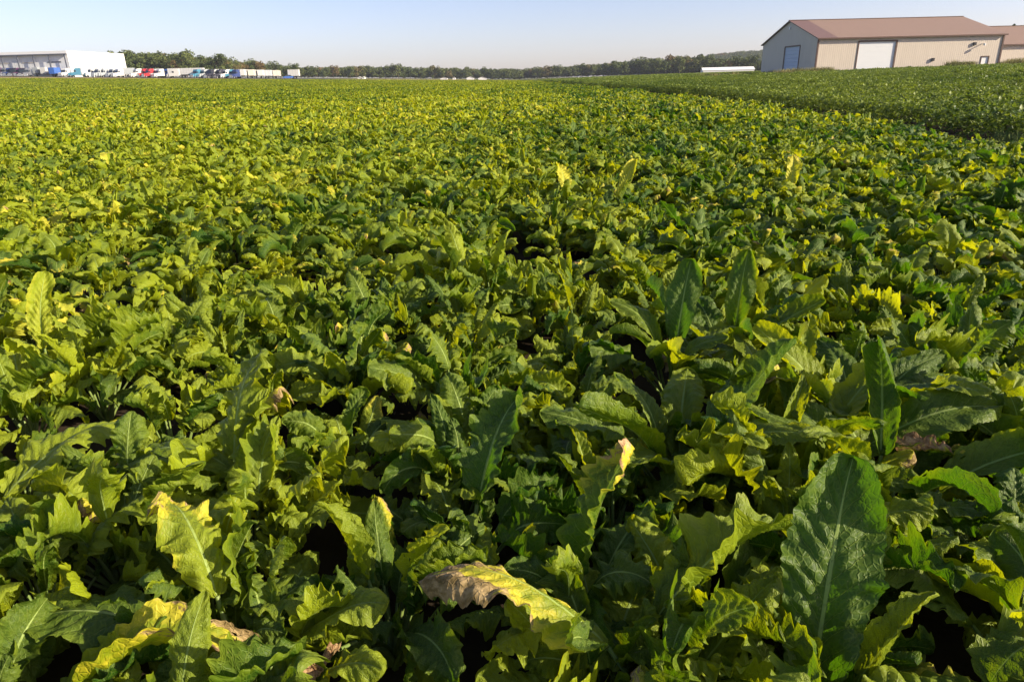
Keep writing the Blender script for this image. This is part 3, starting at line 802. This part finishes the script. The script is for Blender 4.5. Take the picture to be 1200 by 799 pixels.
# ------------------------------------------------------------------ trees
def tree_mats(name, c1, c2):
    g = NG(name); pos = g.n('ShaderNodeNewGeometry').outputs['Position']; oi = g.n('ShaderNodeObjectInfo').outputs['Random']
    f = g.math('ADD', g.math('MULTIPLY', g.noise(pos, .35, 3), .9), g.math('MULTIPLY', g.math('SUBTRACT', oi, .5), .7), clamp=True)
    c = g.mix(f, c1, c2)
    c = g.mix(g.ramp(oi, .82, .95), c, (.15, .105, .04))
    g.surf(g.bsdf(c, .8, .15)); return g.m
M_CROWN = tree_mats('tree_leaves', (.055, .078, .022), (.125, .145, .042))
M_BARK = simple('bark', (.10, .08, .06), .9, .1)
def crown_mesh(rng, h, r, nb, nleaf, fs):
    V, F = [], []
    bl = [(rng.normal(0, r*.42), rng.normal(0, r*.42), h*rng.uniform(.3, .88), r*rng.uniform(.28, .5)) for _ in range(nb)]
    for bx_, by_, bz, br in bl:
        for i in range(nleaf):
            d = rng.normal(0, 1, 3); d /= np.linalg.norm(d)
            p = np.array([bx_, by_, bz]) + d*br*rng.uniform(.7, 1.08)*np.array([1, 1, .85])
            n1 = d + rng.normal(0, .5, 3); a = np.cross(n1, rng.normal(0, 1, 3)); a /= np.linalg.norm(a); b = np.cross(n1, a); b /= np.linalg.norm(b)
            s = fs*rng.uniform(.6, 1.3); k = len(V)
            V += [p-a*s, p-b*s*.7, p+a*s, p+b*s*.7]; F.append([k, k+1, k+2, k+3])
    return mesh_np('crown', np.array(V), np.array(F), [M_CROWN], smooth=False)
def trunk_mb(h, rng):
    m = MB(); m.cyl((0, 0, h*.22), .28, h*.44, seg=8)
    n = len(m.v)
    for i in range(8): # taper the top ring
        x, y, z = m.v[8+i]; m.v[8+i] = (x*.6, y*.6, z)
    for k in range(4):
        a = rng.uniform(0, 6.28); b0 = (0, 0, h*.4); tip = (math.cos(a)*h*.16, math.sin(a)*h*.16, h*.68); w = .12
        k0 = len(m.v)
        m.v += [(w, 0, b0[2]), (-w*.5, w, b0[2]), (-w*.5, -w, b0[2]), (tip[0]+.03, tip[1], tip[2]), (tip[0]-.03, tip[1]+.03, tip[2]), (tip[0]-.03, tip[1]-.03, tip[2])]
        m.f += [[k0, k0+1, k0+4, k0+3], [k0+1, k0+2, k0+5, k0+4], [k0+2, k0, k0+3, k0+5]]
    return m
TREES = []
for i in range(7):
    h = 12.; r_ = RNG.uniform(3.6, 5.2)
    TREES.append((crown_mesh(RNG, h, r_, int(RNG.integers(12, 18)), 75, .42), trunk_mb(h, RNG)))
protos = []
def make_tree(i):
    t = empty('tree', (0, 0, 0)); link('crown', TREES[i][0], t); TREES[i][1].build('trunk', M_BARK, t); return t
def hill(x, y):
    # wooded rise far beyond the soybeans on the right
    x = np.asarray(x, float); y = np.asarray(y, float)
    fx = np.clip((x-190)/240, 0, 1); fx = fx*fx*(3-2*fx)*np.clip((.47-x/np.maximum(y, 1))/.08, 0, 1)
    fy = np.clip((y-880)/420, 0, 1); fy = fy*fy*(3-2*fy)
    return 23*fx*fy*(1+.08*np.sin(x*.013+1)) + 3
# profile of the near treeline: pixel x -> distance, height
prof = [(146, 430, 1.22), (200, 435, 1.2), (262, 440, .98), (300, 520, .92), (360, 640, .84), (470, 700, .98), (560, 720, .92), (640, 700, .92), (700, 640, .98), (760, 560, 1.1), (800, 520, 1.08), (840, 500, .95), (890, 480, .8), (925, 470, .8)]
def pint(px, j):
    for a, b in zip(prof, prof[1:]):
        if a[0] <= px <= b[0]: f = (px-a[0])/(b[0]-a[0]); return a[j]*(1-f)+b[j]*f
    return prof[-1][j]
px = 146.; ntree = 0
trng = np.random.default_rng(5)
while px < 925:
    d = pint(px, 1)*trng.uniform(.96, 1.04); s = pint(px, 2)*trng.uniform(.72, 1.2)
    x = XP(px, d)
    i = ntree if ntree < len(TREES) else int(trng.integers(len(TREES)))
    if ntree < len(TREES): t = make_tree(i); protos.append(t)
    else: t = copy_tree(protos[i])
    t.location = (x, d, float(terrain(x, d))-.3); t.rotation_euler = (0, 0, trng.uniform(0, 6.28)); t.scale = (s*trng.uniform(.9, 1.25), s*1.05, s)
    tag(t, 'leafy tree in the front row of the treeline %s' % ('behind the parked trucks' if px < 340 else ('across the middle of the horizon' if px < 640 else 'between the soybeans and the wooded hill')), 'tree', 'trees along the far edge of the fields')
    ntree += 1
    px += 5.2*857/d*trng.uniform(.8, 1.35)
# wood mass behind, and on the hill
pts, idx, rot, scl = [], [], [], []
for k in range(1500):
    q = trng.uniform(146, 960); d = pint(min(q, 924), 1)+trng.uniform(14, 90); x = XP(q, d)
    pts.append((x, d, float(terrain(x, d))-1.)); idx.append(int(trng.integers(len(TREES)))); rot.append((0, 0, trng.uniform(0, 6.28))); scl.append(pint(min(q, 924), 2)*trng.uniform(.75, 1.08))
for k in range(5200):
    x = trng.uniform(230, 1150); y = trng.uniform(900, 1420)
    if x/y > .42: continue
    pts.append((x, y, float(hill(x, y))-2)); idx.append(int(trng.integers(len(TREES)))); rot.append((0, 0, trng.uniform(0, 6.28))); scl.append(trng.uniform(.8, 1.2))
WSRC = []
for i in range(len(TREES)): WSRC.append(TREES[i][0])
scatter('distant_woodland', WSRC, pts, idx, rot, scl, 'hazy mass of woods behind the treeline and up the far hill', 'woodland')
xs = np.linspace(200, 1500, 40); ys = np.linspace(860, 2100, 30)
X, Y = np.meshgrid(xs, ys, indexing='ij'); Z = hill(X, Y)
Z = np.where(Y > 1500, Z*np.clip(1-(Y-1500)/800, 0, 1)**2+0*Z, Z)
Z[0, :] = -1; Z[:, 0] = -1; Z[-1, :] = -1; Z[:, -1] = -1
V = np.stack([X, Y, Z], -1).reshape(-1, 3); I = np.arange(len(V)).reshape(X.shape)
F = np.stack([I[:-1, :-1], I[1:, :-1], I[1:, 1:], I[:-1, 1:]], -1).reshape(-1, 4)
o = link('hill', mesh_np('hill', V, F, [simple('hill_floor', (.06, .07, .03), .95, .05, var=.3, scale=.05)])); tag(o, kind='structure')
# treetops showing above the second barn's ridge
for (x, y, s, lab) in ((XP(1172, 150), 150, .66, 'treetop showing over the ridge of the barn at the right edge'), (XP(1185, 152), 152, .64, 'lower treetop cut by the right edge above the second barn roof')):
    t = copy_tree(protos[1]); t.location = (x, y, 1.2); t.scale = (s, s, s); tag(t, lab, 'tree', 'trees behind the barns')

# ------------------------------------------------------------------ warehouse
M_WALLW = ribbed('white_wall_panels', (.76, .76, .75), 'Y', 1.2, .03)
M_WALLF = ribbed('pale_front_panels', (.66, .67, .68), 'X', 1.2, .04)
M_STEEL = simple('dark_blue_steel', (.09, .10, .13), .5)
M_ROOFW = simple('flat_roof', (.45, .45, .45), .8)
WZ = float(terrain(-205, 340))
wh = empty('warehouse', (XP(84, 345), 345, WZ), R(-4)); tag(wh, 'long white warehouse with a canopy on dark columns left of the trucks', 'warehouse')
LW, DW, HW = 130., 45., 11.3
MB().box((-LW/2, .2, HW/2-.6), (LW, .4, HW-1.2)).build('front_wall', M_WALLF, wh)
MB().box((-.2, DW/2+.2, HW/2), (.4, DW-.4, HW)).build('side_wall', M_WALLW, wh)
MB().box((-LW/2, DW-.2, HW/2), (LW-1, .4, HW)).build('rear_wall', M_WALLW, wh)
MB().box((-LW+.2, DW/2, HW/2), (.39, DW-1, HW)).build('far_side_wall', M_WALLW, wh)
MB().box((-LW/2, .12, HW-.55), (LW+.1, .6, 1.15)).build('parapet', M_WHITE, wh)
MB().box((-LW/2, DW/2, HW-.7), (LW-1, DW-1, .3)).build('roof', M_ROOFW, wh)
MB().box((-LW/2, -.9, HW-1.5), (LW, 1.4, .38)).build('canopy', M_STEEL, wh)
for i in range(12): MB().box((-.6-i*7.7, -1.3, (HW-1.7)/2), (.45, .4, HW-1.7)).build('column', M_STEEL, wh)
for i in range(10):
    x = -7 - i*12.5
    d = MB().box((x, -.06, 2.8), (4.2, .12, 3.6)).build('dock_door', M_WHITE, wh)
    MB().box((x, -.10, 6.6), (6.5, .1, .5)).build('sign_band', M_STEEL if i % 3 == 0 else M_CONC, wh)
for y_, z0, w, h in ((18., 4.4, 11., 6.6),):
    MB().box((.05, y_, z0), (.08, w, h)).build('large_door', M_WHITE, wh)
    MB().box((.08, y_, z0+h/2+.15), (.14, w+.8, .3)).box((.08, y_-w/2-.2, z0), (.14, .4, h)).box((.08, y_+w/2+.2, z0), (.14, .4, h)).build('door_frame', M_CONC, wh)
# greenhouse-like long white shed on the right
M_TUNNEL = simple('white_sheet_cladding', (.55, .55, .54), .4, var=.05)
gs = empty('long_shed', (118, 400, float(terrain(118, 400)))); tag(gs, 'long low white shed at the foot of the wooded hill left of the barn', 'shed')
MB().prism([(0, 0), (0, 2.0), (2.6, 3.3), (5.2, 2.0), (5.2, 0)], -10, 18, 'x').build('wall', M_TUNNEL, gs)
MB().prism([(-.2, 2.0), (2.6, 3.45), (5.4, 2.0), (2.6, 3.31)], -10.3, 18.3, 'x').build('roof', M_WHITE, gs)

# ------------------------------------------------------------------ vehicles
def paint(name, col):
    return simple(name, col, .3, .5, var=.04)
M_RUB = simple('rubber', (.03, .03, .03), .8)
M_RIM = simple('rim_metal', (.5, .5, .52), .35, metal=.8)
M_GLASS = simple('dark_glass', (.03, .04, .05), .1, .6)
M_CHROME = simple('chrome', (.6, .6, .6), .25, metal=.9)
PAINT = dict(red=paint('red_paint', (.38, .03, .04)), white=paint('truck_white', (.58, .58, .57)), blue=paint('blue_paint', (.04, .12, .42)), teal=paint('teal_paint', (.06, .20, .30)),
             black=paint('black_paint', (.03, .03, .045)), navy=paint('navy_paint', (.03, .05, .16)), cream=paint('cream_paint', (.60, .56, .48)), pale=paint('pale_grey_paint', (.50, .52, .54)), silver=paint('silver_paint', (.34, .37, .39)), purple=paint('plum_paint', (.12, .05, .12)), grey=paint('grey_paint', (.16, .17, .2)))
def wheel(parent, x, y, r=.5, w=.3, name='wheel'):
    t = MB().cyl((x, y, r), r, w, 'y', 16).build(name, M_RUB, parent)
    MB().cyl((x, y + (-.02 if y < 0 else .02), r), r*.55, w, 'y', 12).build('rim', M_RIM, t)
def tractor(loc, rz, colour, label):
    loc = (loc[0], loc[1], float(terrain(loc[0], loc[1]))+.03); o = empty('semi_tractor', loc, rz); m = PAINT[colour]
    MB().prism([(.9, .55), (.9, 1.95), (2.35, 2.05), (2.55, 3.1), (3.1, 3.75), (5.2, 3.85), (5.2, .75), (1.9, .75)], -1.2, 1.2).build('cab', m, o, .05)
    MB().prism([(0, .5), (0, 1.55), (.25, 1.8), (.895, 1.94), (.895, .5)], -1.0, 1.0).build('hood', m, o, .04)
    MB().box((-.06, 0, 1.1), (.08, 1.3, 1.0)).build('grille', M_CHROME, o)
    MB().box((-.2, 0, .5), (.3, 2.4, .4)).build('bumper', M_CHROME, o)
    MB().prism([(2.34, 2.12), (2.52, 3.0), (2.46, 3.0), (2.28, 2.12)], -1.05, 1.05).build('windscreen', M_GLASS, o)
    for s in (-1, 1): MB().box((2.95, s*1.21, 2.5), (.8, .03, .7)).build('side_window', M_GLASS, o)
    MB().box((6.2, 0, .85), (3.6, .9, .3)).build('chassis', M_DARK, o)
    for s in (-1, 1): MB().cyl((5.4, s*1.0, 2.4), .09, 3.2).build('exhaust_stack', M_CHROME, o)
    for s in (-1, 1):
        MB().box((-.03, s*.85, 1.0), (.1, .25, .25)).build('headlight', M_WHITE, o)
        for x in (.9, 6.0, 7.3): wheel(o, x, s*1.03)
    tag(o, label, 'truck', 'trucks parked in the yard'); return o
def trailer(loc, rz, colour, label, L=14.6, group='white trailers parked in the yard'):
    loc = (loc[0], loc[1], float(terrain(loc[0], loc[1]))+.03); o = empty('box_trailer', loc, rz); m = PAINT[colour]
    MB().box((L/2, 0, 2.6), (L, 2.55, 2.75)).build('box_body', m, o, .04)
    q = MB()
    for i in range(1, int(L/1.2)): q.box((i*1.2, -1.285, 2.6), (.05, .02, 2.6)).box((i*1.2, 1.285, 2.6), (.05, .02, 2.6))
    q.build('side_rib', M_RIM, o)
    MB().box((L/2, 0, 1.12), (L-.4, 1.0, .2)).build('chassis', M_DARK, o)
    MB().box((L*.28, -.8, .6), (.15, .15, 1.0)).box((L*.28, .8, .6), (.15, .15, 1.0)).build('landing_leg', M_DARK, o)
    for s in (-1, 1):
        for x in (L-3.2, L-1.9): wheel(o, x, s*1.05)
    tag(o, label, 'trailer', group); return o
def car(loc, rz, colour, label, suv=False):
    loc = (loc[0], loc[1], float(terrain(loc[0], loc[1]))+.03); o = empty('parked_car', loc, rz); m = PAINT[colour]; k = 1.15 if suv else 1
    MB().prism([(0, .35), (.02, .75*k), (.9, .92*k), (4.2, .95*k), (4.55, .85*k), (4.6, .35)], -.9, .9).build('body', m, o, .06)
    MB().prism([(.95, .925*k), (1.75, 1.42*k), (3.4, 1.45*k), (4.15, .955*k)], -.76, .76).build('cabin', M_GLASS, o, .04)
    MB().box((2.55, 0, 1.455*k), (1.7, 1.4, .05)).build('roof', m, o)
    for s in (-1, 1):
        MB().box((.0, s*.65, .66), (.08, .3, .14)).build('headlight', M_WHITE, o)
        for x in (.85, 3.7): wheel(o, x, s*.85, .33, .2)
    tag(o, label, 'car', 'cars parked before the warehouse'); return o
# cars and trucks, left to right in the photo
k = 0
for px_, d, c, rz, lab in (
    (-4, 337, 'purple', 90, 'plum-coloured truck cab with light on its windscreen at the left edge'),
    (6, 338, 'grey', 90, 'grey truck cab second from the left edge by the warehouse'),
    (12, 338, 'navy', 90, 'dark blue truck cab third from the left edge'),
    (18, 337, 'black', 90, 'black truck cab between two dark cabs before the warehouse'),
    (24, 338, 'purple', 90, 'dull plum truck cab before the third canopy column'),
    (30, 337, 'black', 90, 'black truck cab before the pale dock doors'),
    (36, 338, 'grey', 90, 'dark grey truck cab last in the line before the white trailer')):
    tractor((XP(px_, d), d-4, .03), R(rz-14+k*5), c, lab); k += 1
trailer((XP(42, 344), 344, .03), R(90), 'silver', 'grey-white trailer end-on left of the blue trailer', 12)
trailer((XP(51, 343), 343, .03), R(90), 'white', 'white box trailer backed beside the blue one at the warehouse', 12)
trailer((XP(61, 340), 340, .03), R(90), 'blue', 'bright blue trailer standing end-on by the white cab', 7)
tractor((XP(70, 336), 336, .03), R(80), 'white', 'white truck cab right of the bright blue trailer')
tractor((XP(80, 337), 337, .03), R(25), 'teal', 'teal truck with a long bonnet seen nearly side-on')
tractor((XP(99, 338), 338, .03), R(60), 'white', 'white truck cab before the large warehouse door')
tractor((XP(108, 336), 336, .03), R(70), 'silver', 'grey-green truck cab under the large warehouse door')
tractor((XP(114, 337), 337, .03), R(70), 'silver', 'silver truck cab second of two by the large door')
tractor((XP(125, 337), 337, .03), R(70), 'silver', 'silver-blue truck cab left of the small white one')
tractor((XP(131, 336), 336, .03), R(60), 'white', 'white truck cab beside the silver-blue one')
trailer((XP(142, 345), 345, .03), R(30), 'silver', 'short pale grey trailer at the end of the warehouse', 6)
tractor((XP(152, 337), 337, .03), R(55), 'white', 'white truck cab just left of the red trucks')
tractor((XP(161, 338), 338, .03), R(75), 'red', 'red truck cab on the left of the red pair')
tractor((XP(167, 336), 336, .03), R(62), 'red', 'red truck cab on the right of the red pair')
tractor((XP(175, 338), 338, .03), R(70), 'white', 'white truck cab directly right of the red pair')
tractor((XP(179, 336), 336, .03), R(62), 'white', 'white truck cab left of the small blue one')
tractor((XP(187, 340), 342, .03), R(65), 'blue', 'blue truck cab before the long white trailer')
tractor((XP(196, 334), 334, .03), R(6), 'white', 'white truck with low bonnet in front of the long white trailer')
trailer((XP(198, 341), 341, .03), R(5), 'white', 'long white trailer seen broadside behind the white truck', 16)
tractor((XP(224, 335), 335, .03), R(70), 'teal', 'teal truck cab covering the end of the long trailer')
tractor((XP(232, 336), 336, .03), R(60), 'silver', 'light silver truck cab right of the teal one')
tractor((XP(240, 335), 335, .03), R(65), 'black', 'black truck cab right of the silver one')
tractor((XP(244, 337), 337, .03), R(60), 'white', 'white truck cab wedged between two black ones')
tractor((XP(250, 336), 336, .03), R(60), 'black', 'black truck cab nearest the white pair')
tractor((XP(257, 337), 337, .03), R(55), 'white', 'white truck cab left of the navy one')
tractor((XP(262, 338), 338, .03), R(60), 'teal', 'small light teal truck cab between white and navy ones')
tractor((XP(270, 336), 336, .03), R(70), 'navy', 'navy truck cab at the end of the line of cabs')
for i, px_ in enumerate((283, 294, 305, 314, 323)):
    trailer((XP(px_, 345+i*8), 345+i*8, .03), R(101), ('white', 'cream', 'white', 'pale', 'cream')[i], ('first','second','third','fourth','last')[i]+' white trailer from the left in the slanted row right of the truck cabs', 13, 'slanted row of white trailers')
car((XP(331, 338), 338, .03), R(20), 'blue', 'small blue car left of the single white container', True)
trailer((XP(338, 340), 340, .03), R(3), 'white', 'single low white trailer standing apart at the right of the yard', 5.)['group'] = 'white trailers parked in the yard'
# far vehicles and tents at the foot of the treeline
def tent(px_, d, w, h, lab, name='white_hut'):
    w *= .75; h *= .7
    o = empty(name, (XP(px_, d), d, float(terrain(XP(px_, d), d))))
    MB().prism([(-w/2, 0), (-w/2, h*.55), (0, h), (w/2, h*.55), (w/2, 0)], 0, 6).build('wall', M_WHITE, o)
    MB().prism([(-w/2-.3, h*.55), (0, h+.12), (w/2+.3, h*.55), (0, h+.01)], -.3, 6.3).build('roof', M_CONC, o)
    tag(o, lab, 'hut', 'small white huts under the treeline')
tent(421, 560, 3.2, 2.0, 'leftmost tiny white hut under the treeline'); tent(426, 560, 2.5, 2.2, 'tiny white hut directly right of the leftmost one')
tent(520, 560, 7, 2.1, 'low wide white hut under the centre of the treeline'); tent(532, 600, 3, 2.6, 'narrow white hut beside the low wide one')
tent(551, 600, 8, 3.4, 'pointed white hut right of centre under the trees'); tent(565, 600, 9, 3.2, 'broad white hut rightmost of the centre ones')
tent(680, 420, 4, 1.8, 'pale hut behind the left end of the soybeans')
tent(693, 430, 4, 1.9, 'pale hut right of the one at the end of the soybeans')

# ------------------------------------------------------------------ haze
HZ = True
if HZ:
    m = bpy.data.materials.new('haze'); m.use_nodes = True; t = m.node_tree; t.nodes.clear()
    ou = t.nodes.new('ShaderNodeOutputMaterial'); pv = t.nodes.new('ShaderNodeVolumePrincipled')
    pv.inputs['Color'].default_value = (.86, .91, 1, 1); pv.inputs['Density'].default_value = .00014; pv.inputs['Anisotropy'].default_value = .3
    t.links.new(pv.outputs[0], ou.inputs['Volume'])
    o = MB().box((0, 1150, 44), (4100, 2500, 92)).build('haze', m)
    tag(o, 'thin pale summer haze over the fields', 'haze', kind='stuff')
    scene.cycles.volume_bounces = 0
print('plants', len(plants), 'trees', ntree, 'objects', len(bpy.data.objects))
